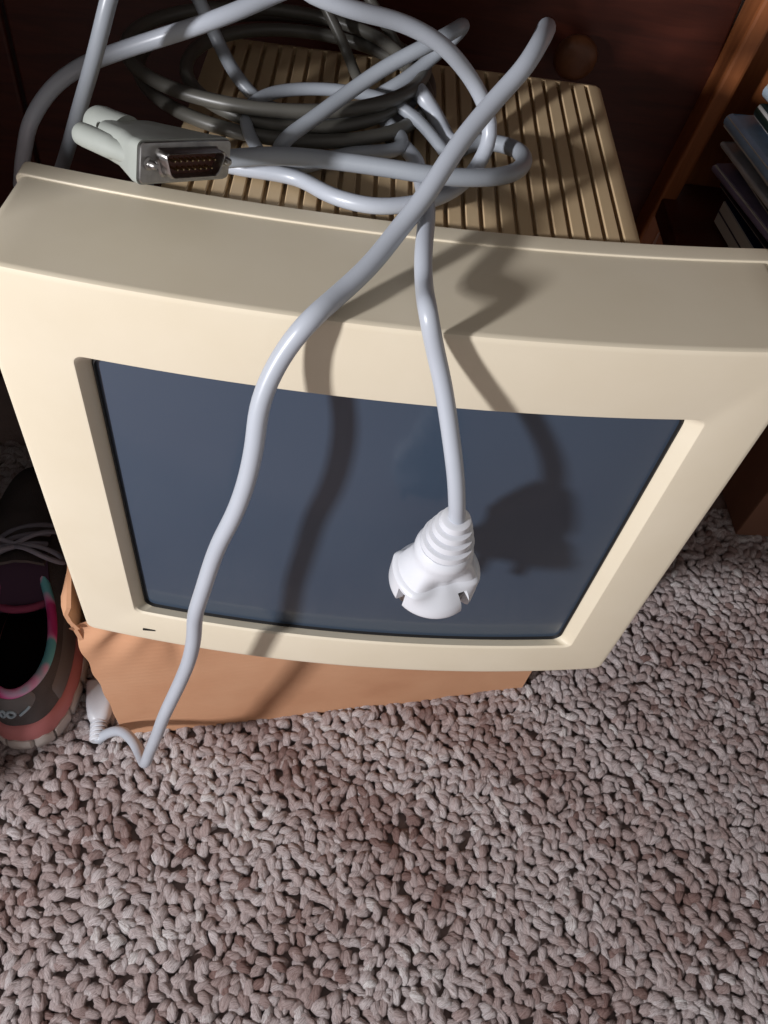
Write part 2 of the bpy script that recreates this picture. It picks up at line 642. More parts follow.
# dark gasket line around the glass
g = Geo()
g.loft([ring_at(OX0 + 0.0054, OX1 - 0.0064, OZ0 - 0.0016, OZ1 - 0.0049, 0.006, 0.0079),
        ring_at(OX0 + 0.0064, OX1 - 0.0074, OZ0 - 0.0006, OZ1 - 0.0059, 0.006, 0.0071),
        ring_at(OX0 + 0.0070, OX1 - 0.0080, OZ0 + 0.0000, OZ1 - 0.0065, 0.006, 0.0097)], True, False, False)
g.build('screen_gasket', DARK, mon)

# ribbed housing: grooves cut in the top
XH, ZH, YB = 0.1216, 0.2998, 0.2493
gro = []
x = 0.1108
while x > -0.115:
    gro.append(x)
    x -= 0.00905
g = Geo()


def hous_profile(groove, zt=ZH, xs=XH, zb=0.004):
    gw, gd = 0.0011, 0.0045 if groove else 0.0
    P = [(xs, zb), (xs, zt - 0.004), (xs - 0.0012, zt - 0.0012), (xs - 0.004, zt)]
    for q in gro:
        q = q * xs / XH
        P += [(q + gw + .0005, zt), (q + gw, zt - min(gd, .0006)), (q + gw, zt - gd), (q - gw, zt - gd), (q - gw, zt - min(gd, .0006)), (q - gw - .0005, zt)]
    P += [(-xs + 0.004, zt), (-xs + 0.0012, zt - 0.0012), (-xs, zt - 0.004), (-xs, zb)]
    return P


rr = []
for y, gr, zt, xs, zb in [(0.070, True, ZH, XH, .004), (YB - 0.0045, True, ZH, XH, .004), (YB - 0.0044, False, ZH, XH, .004), (YB - 0.0015, False, ZH - 0.0006, XH - .0004, .004),
                          (YB, False, ZH - 0.002, XH - .001, .004), (0.30, False, 0.255, 0.107, .015), (0.385, False, 0.215, 0.085, .03)]:
    rr.append([(px, y - 0.1, pz) for px, pz in hous_profile(gr, zt, xs, zb)])
g.loft(rr)
ho = g.build('housing', HOUSING, mon, True, deg=30)
# darkness below the grooves is the real depth of the slots; a foot carries the set
g = Geo()
g.box((0, 0.05, 0.0035), (0.26, 0.20, 0.007))
g.build('base_foot', HOUSING, mon, False)

# ------------------------------------------------------------------ cords (world coordinates)
CORDS = {
    'A': (0.0044, [(-0.2060, -0.0097, -0.1900), (-0.2035, -0.0054, -0.1890), (-0.1967, -0.0040, -0.1820), (-0.1823, -0.0081, -0.1650), (-0.1674, -0.0219, -0.1500), (-0.1575, -0.0362, -0.1400), (-0.1476, -0.0520, -0.1159), (-0.1404, -0.0530, -0.0871), (-0.1315, -0.0540, -0.0522), (-0.1227, -0.0550, -0.0149), (-0.1057, -0.0550, 0.0465), (-0.0986, -0.0550, 0.0760), (-0.0944, -0.0550, 0.1027), (-0.0923, -0.0550, 0.1259), (-0.0865, -0.0540, 0.1524), (-0.0773, -0.0510, 0.1904), (-0.0685, -0.0490, 0.2163), (-0.0628, -0.0460, 0.2383), (-0.0594, -0.0420, 0.2602), (-0.0582, -0.0370, 0.2759), (-0.0549, -0.0320, 0.2875), (-0.0479, -0.0260, 0.3020), (-0.0386, -0.0205, 0.3144), (-0.0302, -0.0077, 0.3155), (-0.0164, 0.0116, 0.3200), (-0.0052, 0.0310, 0.3260), (0.0050, 0.0458, 0.3340), (0.0112, 0.0571, 0.3400), (0.0192, 0.0715, 0.3470), (0.0280, 0.0850, 0.3530), (0.0369, 0.0973, 0.3590), (0.0455, 0.1078, 0.3650), (0.0516, 0.1216, 0.3690), (0.0578, 0.1428, 0.3670), (0.0644, 0.1755, 0.3570), (0.0691, 0.2081, 0.3420), (0.0683, 0.2167, 0.3280), (0.0594, 0.2043, 0.3180), (0.0445, 0.1776, 0.3110), (0.0318, 0.1499, 0.3080), (0.0228, 0.1386, 0.3080), (0.0144, 0.1591, 0.3110), (0.0084, 0.1600, 0.3180), (0.0029, 0.1636, 0.3220), (0.0018, 0.1786, 0.3140), (-0.0012, 0.1784, 0.3070), (-0.0080, 0.1632, 0.3060)]),
    'B': (0.0040, [(0.0355, -0.0510, 0.2303), (0.0336, -0.0510, 0.2407), (0.0307, -0.0480, 0.2547), (0.0242, -0.0390, 0.2769), (0.0184, -0.0295, 0.2938), (0.0120, -0.0235, 0.3098), (0.0074, -0.0205, 0.3238), (0.0068, 0.0061, 0.3165), (0.0057, 0.0179, 0.3205), (0.0063, 0.0332, 0.3225), (0.0076, 0.0550, 0.3200), (0.0072, 0.0826, 0.3130), (0.0057, 0.1031, 0.3090), (0.0039, 0.1229, 0.3060), (-0.0019, 0.1352, 0.3050)]),
    'G': (0.0043, [(-0.0933, 0.0834, 0.3160), (-0.0772, 0.0863, 0.3180), (-0.0633, 0.0895, 0.3185), (-0.0442, 0.0902, 0.3190), (-0.0249, 0.0884, 0.3200), (-0.0056, 0.0857, 0.3210), (0.0136, 0.0838, 0.3215), (0.0334, 0.0881, 0.3205), (0.0458, 0.0968, 0.3180), (0.0554, 0.1095, 0.3150), (0.0599, 0.1225, 0.3130), (0.0592, 0.1346, 0.3110), (0.0542, 0.1431, 0.3090), (0.0468, 0.1480, 0.3070), (0.0389, 0.1510, 0.3055), (0.0289, 0.1423, 0.3050)]),
    'H': (0.0036, [(-0.0666, 0.1034, 0.3080), (-0.0652, 0.0989, 0.3160), (-0.0624, 0.0988, 0.3215), (-0.0509, 0.1092, 0.3270), (-0.0308, 0.1269, 0.3370), (-0.0152, 0.1356, 0.3460), (0.0035, 0.1407, 0.3560), (0.0138, 0.1474, 0.3600), (0.0192, 0.1630, 0.3570), (0.0219, 0.1832, 0.3480), (0.0192, 0.1894, 0.3400), (0.0127, 0.1882, 0.3330), (0.0004, 0.1801, 0.3240), (-0.0113, 0.1714, 0.3180), (-0.0205, 0.1712, 0.3120), (-0.0229, 0.1658, 0.3100), (-0.0165, 0.1566, 0.3100), (-0.0097, 0.1445, 0.3100), (-0.0030, 0.1358, 0.3095), (-0.0032, 0.1285, 0.3080), (-0.0125, 0.1243, 0.3075), (-0.0279, 0.1207, 0.3070), (-0.0427, 0.1123, 0.3060), (-0.0545, 0.1031, 0.3055), (-0.0729, 0.0980, 0.3050)]),
    'J': (0.0032, [(-0.0762, 0.1088, 0.3090), (-0.0809, 0.1147, 0.3120), (-0.0848, 0.1258, 0.3150), (-0.0829, 0.1387, 0.3170), (-0.0744, 0.1494, 0.3180), (-0.0600, 0.1575, 0.3180), (-0.0400, 0.1596, 0.3190), (-0.0256, 0.1590, 0.3190), (-0.0164, 0.1591, 0.3180), (-0.0065, 0.1550, 0.3170), (0.0025, 0.1484, 0.3150), (0.0104, 0.1405, 0.3120), (0.0177, 0.1306, 0.3090), (0.0245, 0.1227, 0.3060)]),
    'DF': (0.0039, [(-0.2262, 0.1665, 0.2350), (-0.2030, 0.1292, 0.2800), (-0.1908, 0.1199, 0.3050), (-0.1803, 0.1269, 0.3180), (-0.1646, 0.1272, 0.3300), (-0.1429, 0.1232, 0.3420), (-0.1225, 0.1195, 0.3520), (-0.1036, 0.1196, 0.3600), (-0.0861, 0.1261, 0.3660), (-0.0669, 0.1386, 0.3720), (-0.0501, 0.1384, 0.3800), (-0.0436, 0.1262, 0.3900), (-0.0489, 0.1101, 0.3980), (-0.0571, 0.0994, 0.3970), (-0.0582, 0.0998, 0.3900), (-0.0377, 0.1039, 0.3820), (-0.0130, 0.1162, 0.3740), (0.0007, 0.1213, 0.3680), (0.0101, 0.1246, 0.3620), (0.0247, 0.1319, 0.3470), (0.0340, 0.1316, 0.3360), (0.0396, 0.1293, 0.3260), (0.0400, 0.1245, 0.3180), (0.0357, 0.1183, 0.3100), (0.0275, 0.1011, 0.3092), (0.0157, 0.0861, 0.3092), (-0.0015, 0.0756, 0.3092), (-0.0173, 0.0715, 0.3092), (-0.0369, 0.0778, 0.3080), (-0.0547, 0.0939, 0.3055), (-0.0697, 0.0960, 0.3055), (-0.0837, 0.0974, 0.3050), (-0.0967, 0.1017, 0.3040)]),
    'CE': (0.0035, [(-0.1967, 0.1380, 0.2500), (-0.1725, 0.1068, 0.2950), (-0.1584, 0.0968, 0.3250), (-0.1442, 0.0866, 0.3550), (-0.1350, 0.0872, 0.3780), (-0.1320, 0.0900, 0.3860), (-0.1264, 0.0977, 0.3920), (-0.1207, 0.1247, 0.3880), (-0.1199, 0.1695, 0.3680), (-0.1187, 0.1792, 0.3540), (-0.1118, 0.1733, 0.3450), (-0.1066, 0.1747, 0.3320), (-0.0986, 0.1642, 0.3240), (-0.0898, 0.1561, 0.3170), (-0.0793, 0.1516, 0.3110), (-0.0670, 0.1509, 0.3070), (-0.0484, 0.1530, 0.3050), (-0.0346, 0.1489, 0.3045)]),
    'N': (0.0031, [(-0.0251, 0.1911, 0.3045), (-0.0317, 0.2052, 0.3060), (-0.0374, 0.2165, 0.3120), (-0.0442, 0.2207, 0.3220), (-0.0507, 0.2253, 0.3300), (-0.0559, 0.2297, 0.3360), (-0.0610, 0.2338, 0.3400), (-0.0587, 0.2460, 0.3440), (-0.0483, 0.2586, 0.3460), (-0.0380, 0.2532, 0.3440), (-0.0342, 0.2427, 0.3400), (-0.0265, 0.2362, 0.3340), (-0.0176, 0.2379, 0.3220), (-0.0094, 0.2351, 0.3130), (-0.0018, 0.2237, 0.3070), (0.0047, 0.2084, 0.3045)]),
    'O1': (0.0036, [(-0.0116, 0.1461, 0.3039), (-0.0022, 0.1573, 0.3043), (0.0050, 0.1697, 0.3046), (0.0097, 0.1830, 0.3050), (0.0118, 0.1966, 0.3055), (0.0111, 0.2102, 0.3059), (0.0077, 0.2232, 0.3063), (0.0016, 0.2353, 0.3067), (-0.0070, 0.2459, 0.3070), (-0.0178, 0.2549, 0.3072), (-0.0304, 0.2618, 0.3074), (-0.0445, 0.2665, 0.3075), (-0.0594, 0.2688, 0.3075), (-0.0748, 0.2686, 0.3075), (-0.0899, 0.2659, 0.3075), (-0.1044, 0.2609, 0.3074), (-0.1177, 0.2537, 0.3072), (-0.1294, 0.2446, 0.3071), (-0.1389, 0.2339, 0.3071), (-0.1461, 0.2218, 0.3071), (-0.1505, 0.2090, 0.3071), (-0.1522, 0.1956, 0.3072), (-0.1510, 0.1823, 0.3074), (-0.1470, 0.1694, 0.3076), (-0.1405, 0.1573, 0.3079), (-0.1315, 0.1463, 0.3083), (-0.1205, 0.1370, 0.3087), (-0.1078, 0.1294, 0.3091), (-0.0940, 0.1238, 0.3095), (-0.0794, 0.1203, 0.3099), (-0.0647, 0.1191, 0.3103), (-0.0502, 0.1201, 0.3107), (-0.0365, 0.1232, 0.3109), (-0.0240, 0.1283, 0.3111), (-0.0131, 0.1351, 0.3112), (-0.0040, 0.1434, 0.3113), (0.0029, 0.1530, 0.3113), (0.0075, 0.1634, 0.3112), (0.0097, 0.1743, 0.3111), (0.0095, 0.1853, 0.3110), (0.0070, 0.1961, 0.3109), (0.0024, 0.2063, 0.3108), (-0.0042, 0.2156, 0.3108), (-0.0125, 0.2237, 0.3108), (-0.0221, 0.2303, 0.3109), (-0.0328, 0.2353, 0.3111), (-0.0442, 0.2385, 0.3113), (-0.0558, 0.2398, 0.3116), (-0.0674, 0.2392, 0.3119), (-0.0786, 0.2367, 0.3123), (-0.0891, 0.2325, 0.3127), (-0.0986, 0.2267, 0.3132), (-0.1067, 0.2195, 0.3136), (-0.1134, 0.2111, 0.3140), (-0.1184, 0.2018, 0.3143), (-0.1217, 0.1919, 0.3146), (-0.1230, 0.1817, 0.3148), (-0.1226, 0.1715, 0.3150), (-0.1202, 0.1616, 0.3150), (-0.1162, 0.1524, 0.3150), (-0.1105, 0.1441, 0.3150), (-0.1033, 0.1370, 0.3149), (-0.0948, 0.1312, 0.3148), (-0.0854, 0.1271, 0.3147), (-0.0752, 0.1246, 0.3146), (-0.0645, 0.1239, 0.3146), (-0.0537, 0.1250, 0.3146), (-0.0431, 0.1279, 0.3146), (-0.0330, 0.1325, 0.3148), (-0.0238, 0.1387, 0.3150), (-0.0157, 0.1463, 0.3152), (-0.0090, 0.1550, 0.3156), (-0.0041, 0.1647, 0.3159), (-0.0010, 0.1750, 0.3164), (-0.0000, 0.1857, 0.3168), (-0.0012, 0.1964, 0.3172), (-0.0046, 0.2067, 0.3176), (-0.0101, 0.2165, 0.3180), (-0.0177, 0.2253, 0.3183), (-0.0272, 0.2329, 0.3185), (-0.0383, 0.2390, 0.3187), (-0.0507, 0.2436, 0.3188), (-0.0640, 0.2463, 0.3188), (-0.0780, 0.2471, 0.3188), (-0.0920, 0.2459, 0.3187), (-0.1056, 0.2429, 0.3186), (-0.1184, 0.2380, 0.3185), (-0.1300, 0.2314, 0.3184), (-0.1399, 0.2233, 0.3183), (-0.1477, 0.2139, 0.3183), (-0.1532, 0.2036, 0.3183), (-0.1561, 0.1927, 0.3185), (-0.1563, 0.1815, 0.3186), (-0.1537, 0.1704, 0.3189), (-0.1485, 0.1598, 0.3192), (-0.1407, 0.1500, 0.3196), (-0.1307, 0.1415, 0.3200), (-0.1187, 0.1344, 0.3204), (-0.1051, 0.1292, 0.3209), (-0.0905, 0.1259, 0.3213), (-0.0753, 0.1247, 0.3216), (-0.0601, 0.1258, 0.3220), (-0.0454, 0.1291, 0.3222), (-0.0318, 0.1345, 0.3224), (-0.0196, 0.1420, 0.3225), (-0.0094, 0.1512, 0.3225), (-0.0015, 0.1620, 0.3225), (0.0039, 0.1739, 0.3225), (0.0065, 0.1866, 0.3224), (0.0063, 0.1997, 0.3223), (0.0033, 0.2127, 0.3222)]),
    'S': (0.0042, [(-0.1334, 0.0604, 0.3385), (-0.1397, 0.0653, 0.3374), (-0.1404, 0.0729, 0.3306), (-0.1293, 0.0825, 0.3071), (-0.1293, 0.0885, 0.2371)]),
}

IEC = ((-0.2060, -0.0097, -0.1900), (-0.2141, 0.0449, -0.1880))
PLUG = Vector((0.0351, -0.0510, 0.2326))
CONN = Matrix(((0.6190, 0.0791, 0.7814, -0.0965), (0.7270, 0.3188, -0.6081, 0.0349), (-0.2972, 0.9445, 0.1398, 0.3430), (0.0000, 0.0000, 0.0000, 1.0000)))


def cord_part(names, root, mat, name='cord', n=16):
    g = Geo()
    for k in names:
        r, P = CORDS[k]
        tube(g, catmull(P), r, n)
    return under(g.build(name, mat, None, True, deg=60), root)


pw = empty('power_cord', PLUG - Vector((0, 0, 0.06)))
tag(pw, 'pale grey power cord with a round white plug hanging before the screen', 'cord')
cord_part(['A', 'B', 'DF'], pw, CORD)

# plug: round earthed mains plug, axis pointing down
g = Geo()
RP = 0.0215
prof = []
# from the face (z=0) up to the strain relief
for z in [0.0, 0.0006, 0.0016, 0.003, 0.0045, 0.006, 0.0068, 0.0072, 0.0085, 0.010, 0.0115, 0.0125, 0.0135]:
    rr_ = RP - 0.0012 if z == 0 else (RP - 0.0004 if z < 0.001 else RP)
    prof.append((rr_, z))
prof += [(RP - 0.0006, 0.0143), (RP - 0.0016, 0.0150), (RP - 0.0026, 0.0154), (0.0180, 0.0175), (0.0168, 0.0205), (0.0152, 0.0235), (0.0142, 0.0262), (0.0138, 0.0285),
         (0.0140, 0.0300), (0.0139, 0.0325), (0.0130, 0.0352), (0.0121, 0.0362), (0.0115, 0.0363)]
z = 0.0363
r0 = 0.0124
for k in range(3):
    prof += [(r0 - 0.0018, z + 0.0002), (r0 - 0.0018, z + 0.0012), (r0 + 0.0001, z + 0.0016), (r0 - 0.0003, z + 0.0050)]
    z += 0.0056
    r0 -= 0.0017
prof += [(r0 - 0.0012, z + 0.0002), (r0 - 0.0012, z + 0.0010), (r0 - 0.0002, z + 0.0013), (r0 - 0.0006, z + 0.0046), (0.0052, z + 0.0052)]
z += 0.0028
PLUG_H = z + 0.0024


NOTCH = (math.radians(222), math.radians(320))


def prf(a, i, zz):
    k = 1.0
    if 0.0005 < zz < 0.0345:     # two scooped grips
        for a0 in (292, 112):
            d = math.cos(a - math.radians(a0))
            sc = max(0.0, d - 0.55) / 0.45
            k -= 0.42 * sc * sc * (3 - 2 * sc) * math.exp(-((zz - 0.0165) / 0.0075) ** 2)
    if zz < 0.0110:              # earth contact notches
        for a0 in NOTCH:
            if math.cos(a - a0) > math.cos(0.095):
                k -= 0.26
    return k


pm = Matrix.Translation(PLUG - Vector((0.002, -0.004, PLUG_H + 0.001))) @ Matrix.Rotation(math.radians(2), 4, 'Y') @ Matrix.Rotation(math.radians(4), 4, 'X')
pm = pm @ Matrix.Translation((0, 0, PLUG_H)) @ Matrix.Scale(1.07, 4) @ Matrix.Translation((0, 0, -PLUG_H))
lathe(g, prof, pm, 144, 0, prf)
pl = under(g.build('plug', PLUGW, None, True, deg=32), pw)
tag(pl, 'round white two-pin plug')
for s in (-1, 1):
    g = Geo()
    lathe(g, [(0.0022, 0.0), (0.0026, 0.001), (0.0026, 0.012), (0.0027, 0.0125), (0.0027, 0.021)], pm @ Matrix.Rotation(math.radians(90), 4, 'Z') @ Matrix.Translation((0, s * 0.0105, -0.0205)), 20)
    under(g.build('pin', METAL, None), pl)
    g = Geo()
    g.box((RP * 0.78, 0, 0.005), (0.0010, 0.0034, 0.009), pm @ Matrix.Rotation(NOTCH[(s + 1) // 2], 4, 'Z'))
    under(g.build('earth_contact', METAL, None, False), pl)

# appliance connector lying on the carpet beside the box
a, b = Vector(IEC[0]), Vector(IEC[1])
zax = (b - a).normalized()
im = Matrix.Translation(a) @ zax.to_track_quat('Z', 'Y').to_matrix().to_4x4()
g = Geo()
Lc = (b - a).length


def rsec(w, hh, z, r=0.004):
    return [im @ Vector((x, y, z)) for x, y in rrect(-w / 2, w / 2, -hh / 2, hh / 2, r, 3, 4)]


g.loft([rsec(.0125, .0125, 0.018, .006), rsec(.0150, .0140, 0.0185, .0065), rsec(.0190, .0165, 0.022, .007), rsec(.0215, .0180, 0.028, .006), rsec(.0235, .0188, 0.036, .005), rsec(.0245, .0190, Lc - .004, .004), rsec(.0238, .0184, Lc - .001, .004), rsec(.0225, .017, Lc, .004)])
ic = under(g.build('connector', PLUGW, None, True, deg=30), pw)
tag(ic, 'white appliance connector')
g = Geo()
pp = []
for k in range(5):
    z = 0.0005 + k * 0.0037
    pp += [(0.0056, z), (0.0056, z + .0012), (0.0068 + k * .0001, z + .0014), (0.0068 + k * .0001, z + .0034)]
lathe(g, pp, im, 28)
under(g.build('strain_relief', PLUGW, None, True, deg=30), ic)

# signal cable with a fifteen pin connector
sg = empty('signal_cable', CONN.translation)
tag(sg, 'grey signal cable with metal fifteen pin connector resting on the monitor top', 'cable')
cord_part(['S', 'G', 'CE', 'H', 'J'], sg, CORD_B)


def csec(w, hh, z, r, dx=0, dy=0):
    return [CONN @ Vector((x + dx, y + dy, z)) for x, y in rrect(-w / 2, w / 2, -hh / 2, hh / 2, r, 3, 4)]


g = Geo()
FW, FH = 0.0478, 0.0158
g.loft([csec(.022, .0125, -.038, .004, -0.004), csec(.030, .0138, -.034, .004, -0.003), csec(.0385, .0148, -.020, .004), csec(FW - .001, FH, -.008, .003), csec(FW + .0012, FH + .0012, -.004, .0028), csec(FW + .0012, FH + .0012, -.0006, .0028)])
hd = under(g.build('hood', HOODM, None, True, deg=35), sg)
tag(hd, 'off-white plastic connector hood')
g = Geo()
g.loft([csec(FW, FH, -.0008, .0022), csec(FW, FH, .0004, .0022), csec(FW - .0006, FH - .0006, .0008, .0022)])
under(g.build('flange', METAL, None, True, deg=30), hd)


def dsec(w, hh, z, sl=.0018, r=.0022):
    P = []
    for x, y in rrect(-w / 2, w / 2, -hh / 2, hh / 2, r, 3, 4):
        P.append(CONN @ Vector((x * (1 + sl * 2 / w * (y / (hh / 2))), y, z)))
    return P


g = Geo()
g.loft([dsec(.0315, .0118, .0006), dsec(.0298, .0104, .0016), dsec(.0292, .0100, .0062), dsec(.0286, .0094, .0066), dsec(.0280, .0088, .0062), dsec(.0280, .0088, .0012)], True, False, False)
under(g.build('shell', METAL, None, True, deg=35), hd)
g = Geo()
g.loft([dsec(.0280, .0088, .0004), dsec(.0280, .0088, .0014)])
under(g.build('insulator', PINM, None, False), hd)
for row, cnt in ((1, 8), (-1, 7)):
    for k in range(cnt):
        g = Geo()
        lathe(g, [(.00052, 0), (.00052, .0040), (.0003, .0046)], CONN @ Matrix.Translation(((k - (cnt - 1) / 2) * .00305, row * .00165, .0012)), 10)
        under(g.build('pin', GOLD, None), hd)
for s in (-1, 1):
    g = Geo()
    lathe(g, [(.0026, 0), (.0026, .0008), (.0017, .0012), (.0016, .0040), (.0009, .0048)], CONN @ Matrix.Translation((s * .0197, 0, .0006)), 20)
    under(g.build('screw', METAL, None), hd)
    g = Geo()
    lathe(g, [(.0040, -.045), (.0046, -.044), (.0048, -.040), (.0048, -.024), (.0042, -.022), (.0040, -.006)], CONN @ Matrix.Translation((s * .0185, -.0006, 0)), 24)
    under(g.build('thumbscrew', HOODM, None, True, deg=30), hd)
g = Geo()
lathe(g, [(.0062, -.056), (.0072, -.054), (.0077, -.050), (.0078, -.040), (.0080, -.034)], CONN @ Matrix.Translation((-.003, 0.001, 0)), 28)
under(g.build('strain_relief', HOODM, None, True, deg=30), hd)

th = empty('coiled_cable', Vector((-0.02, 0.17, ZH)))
tag(th, 'thinner grey cable, darkened as if in shade, coiled on the ribbed monitor top under the others', 'cable')
cord_part(['N', 'O1'], th, CORD_SHADED)

# ------------------------------------------------------------------ magazines at the right
mag_specs = [
    ('thick navy blue magazine at the bottom of the stack by the right edge', 0.02, -0.02, 8, 0.026, (30, 36, 70), 0),
    ('black-covered magazine, second from the bottom of the stack', 0.016, -0.01, 12, 0.012, (36, 38, 48), 0),
    ('purple grey magazine, third from the bottom of the stack', 0.004, -0.008, 14, 0.006, (140, 130, 160), 0),
    ('dark teal magazine between the purple and the white-edged one', 0.02, -0.012, 9, 0.011, (28, 48, 62), 0),
    ('thin white magazine with bright edge, beneath the pale blue one', 0.004, -0.004, 12, 0.004, (205, 205, 208), 0),
    ('dark blue magazine directly beneath the thick pale blue one', 0.016, -0.01, 9, 0.007, (32, 48, 70), 0),
    ('thick pale blue magazine near the top of the stack', 0.0, 0.0, 11, 0.011, (168, 204, 242), 0),
    ('black and green magazine, second from the top of the stack', 0.018, -0.006, 9, 0.012, (26, 42, 36), 0),
    ('pale grey blue magazine with rounded spine, topmost of the stack', 0.02, 0.0, 14, 0.012, (200, 220, 235), 0),
]

z = 0.140
WHITEP = M('page_paper', (205, 203, 198), 0.8, 0.2).m
for k, (label, dx, dy, rz, t, cc, sp) in enumerate(mag_specs):
    cm_ = M('cover_' + str(k), cc, 0.3, 0.5)
    dk = tuple(int(v * 0.86) for v in cc)
    cm_.color(cm_.ramp(cm_.noise(30, 3), [(0.4, cc), (0.7, dk)]))
    mg = empty('magazine', (0.268 + dx, 0.392 + dy, z), math.radians(rz))
    tag(mg, label, 'magazine', 'magazines stacked on the shelf at the right')
    g = Geo()
    ww, ll = 0.21, 0.165
    rings = []
    for i in range(9):                     # slightly wavy block, spine at x=0
        u = i / 8
        zz = 0.0012 * math.sin(u * 3 + k)
        rings.append([(0.0015 + ww * u, -0.001, zz + t * .12), (0.0015 + ww * u, -ll + .001, zz + t * .12), (0.0015 + ww * u, -ll + .001, zz + t * .88), (0.0015 + ww * u, -0.001, zz + t * .88)])
    g.loft(rings)
    g.build('pages', WHITEP, mg, False)
    g = Geo()
    sec = []
    for i in range(9):
        u = 1 - i / 8
        sec.append((0.003 + ww * u, t * .88 + 0.0012 * math.sin(u * 3 + k)))
    for i in range(7):
        a = math.radians(90 + 180 * i / 6)
        sec.append((t * .5 + t * .5 * math.cos(a) * .9, t * .5 + t * .5 * math.sin(a)))
    for i in range(9):
        u = i / 8
        sec.append((0.003 + ww * u, t * .12 + 0.0012 * math.sin(u * 3 + k)))
    rings = [[(x, yy, z_) for x, z_ in sec] + [(x + .0004, yy, z_ + (.0005 if i < 9 else -.0005 if i > 15 else 0)) for i, (x, z_) in reversed(list(enumerate(sec)))] for yy in (0.0, -ll)]
    g.loft(rings)
    g.build('cover', cm_.m, mg, True, deg=40)
    z += t + 0.0016

# ------------------------------------------------------------------ running shoe at the left
shoe = empty('running_shoe', (-0.271, 0.030, -0.196), math.radians(12))
tag(shoe, 'dark grey running shoe with pink and teal collar, left of the cardboard box', 'shoe')
UPPER = M('grey_mesh_fabric', (84, 80, 80), 0.8, 0.25)
_v = UPPER.nt.nodes.new('ShaderNodeTexVoronoi')
_v.inputs['Scale'].default_value = 600
UPPER.nt.links.new(UPPER.tc.outputs['Object'], _v.inputs['Vector'])
UPPER.bump(_v.outputs['Distance'], 0.5, 0.0006)
UPPER.color(UPPER.ramp(UPPER.noise(25, 3), [(0.35, (80, 76, 76)), (0.7, (98, 92, 92))]))
UPPER = UPPER.m
OVER = plastic('grey_overlay', (112, 108, 108), (102, 98, 98), 0.5)
PINKF = M('pink_teal_piping', (214, 80, 150), 0.6, 0.3)
PINKF.color(PINKF.ramp(PINKF.noise(36, 1, 'Object', None, 0.4), [(0.40, (205, 60, 130)), (0.47, (228, 120, 180)), (0.53, (214, 170, 205)), (0.60, (110, 190, 200))]))
PINKF = PINKF.m
LINING = M('dark_lining', (30, 18, 26), 0.9, 0.1).m
INSOLE = M('insole_fabric', (18, 10, 14), 0.9, 0.1).m
MIDS = plastic('coral_pink_foam', (196, 124, 122), (186, 112, 112), 0.6)
OUTS = plastic('milky_rubber', (196, 186, 180), (182, 172, 166), 0.4)
LACE = M('grey_lace', (150, 148, 162), 0.8, 0.2).m
LOGO = M('silver_blue_print', (160, 176, 186), 0.4, 0.5).m

NS = 96


def foot(s, grow=0.0):
    """outline of the shoe from above, s in 0..1 counter-clockwise from the heel back"""
    a = 2 * math.pi * s - math.pi / 2
    L = 0.285
    yy = (1 + math.sin(a)) / 2
    y = -0.046 + L * yy
    # half width along the length: heel, waist, ball, toe
    t = yy
    hw = 0.0445 + 0.0015 * math.sin(t * 3) + 0.009 * math.exp(-((t - .68) / .2) ** 2) - 0.004 * math.exp(-((t - .38) / .12) ** 2)
    x = hw * math.copysign(abs(math.cos(a)) ** 0.72, math.cos(a))
    n = Vector((math.cos(a), math.sin(a)))
    return Vector((x + n.x * grow, y + n.y * grow))


def collar(s, grow=0.0):
    a = 2 * math.pi * s - math.pi / 2
    yy = (1 + math.sin(a)) / 2
    x = (0.0265 + grow) * math.cos(a) * (1 - 0.25 * yy)
    y = -0.030 - grow + (0.125 + 2 * grow) * yy
    z = 0.078 - 0.012 * math.sin(math.pi * yy) + 0.016 * yy ** 2
    return Vector((x, y, z))


def sole_lift(y):
    return 0.010 * max(0, (y - 0.15) / 0.09) ** 2 + 0.004 * max(0, (-y - 0.01) / 0.035) ** 2


g = Geo()
rings = []
for k in range(15):
    t = k / 14
    ring = []
    for i in range(NS):
        s = i / NS
        f = foot(s, -0.002)
        c = collar(s, 0.004)
        bl = t ** 1.15
        xy = Vector((f.x, f.y)).lerp(Vector((c.x, c.y)), max(0, bl - 0.14 * math.sin(math.pi * t)))
        z0 = 0.026 + sole_lift(f.y)
        zz = z0 + (c.z - z0) * (math.sin(t * math.pi / 2) ** 0.9)
        ring.append((xy.x, xy.y, zz))
    rings.append(ring)
g.loft(rings, True, False, False)
up = g.build('upper', UPPER, shoe, True, deg=60)
g = Geo()
rings = []
for k in range(8):
    t = k / 7
    ring = []
    for i in range(NS):
        c = collar(i / NS, 0.003 - 0.001 * t + 0.004 * math.sin(math.pi * t * .5))
        ring.append((c.x, c.y, c.z * (1 - t) + 0.030 * t))
    rings.append(ring)
g.loft(rings, True, False, False)
g.build('lining', LINING, shoe, True, deg=60)
g = Geo()
g.loft([[(collar(i / NS, .004).x, collar(i / NS, .004).y, z) for i in range(NS)] for z in (0.030, 0.0345)])
g.build('insole', INSOLE, shoe, True)
g = Geo()
tube(g, [collar(i / NS, 0.0035) for i in range(NS)], 0.0041, 12, closed=True)
tag(g.build('collar_piping', PINKF, shoe), 'pink and teal patterned piping')
g = Geo()
rings = []
for gr, z in ((-.004, .010), (0.002, .012), (0.0042, .017), (0.003, .022), (0.0005, .0295), (-.0025, .0315)):
    ring = []
    for i in range(NS):
        f = foot(i / NS, gr)
        ring.append((f.x, f.y, z + sole_lift(f.y) + (0.004 * math.exp(-((f.y + .04) / .03) ** 2) if z > .02 else 0)))
    rings.append(ring)
g.loft(rings)
g.build('midsole', MIDS, shoe, True, deg=50)
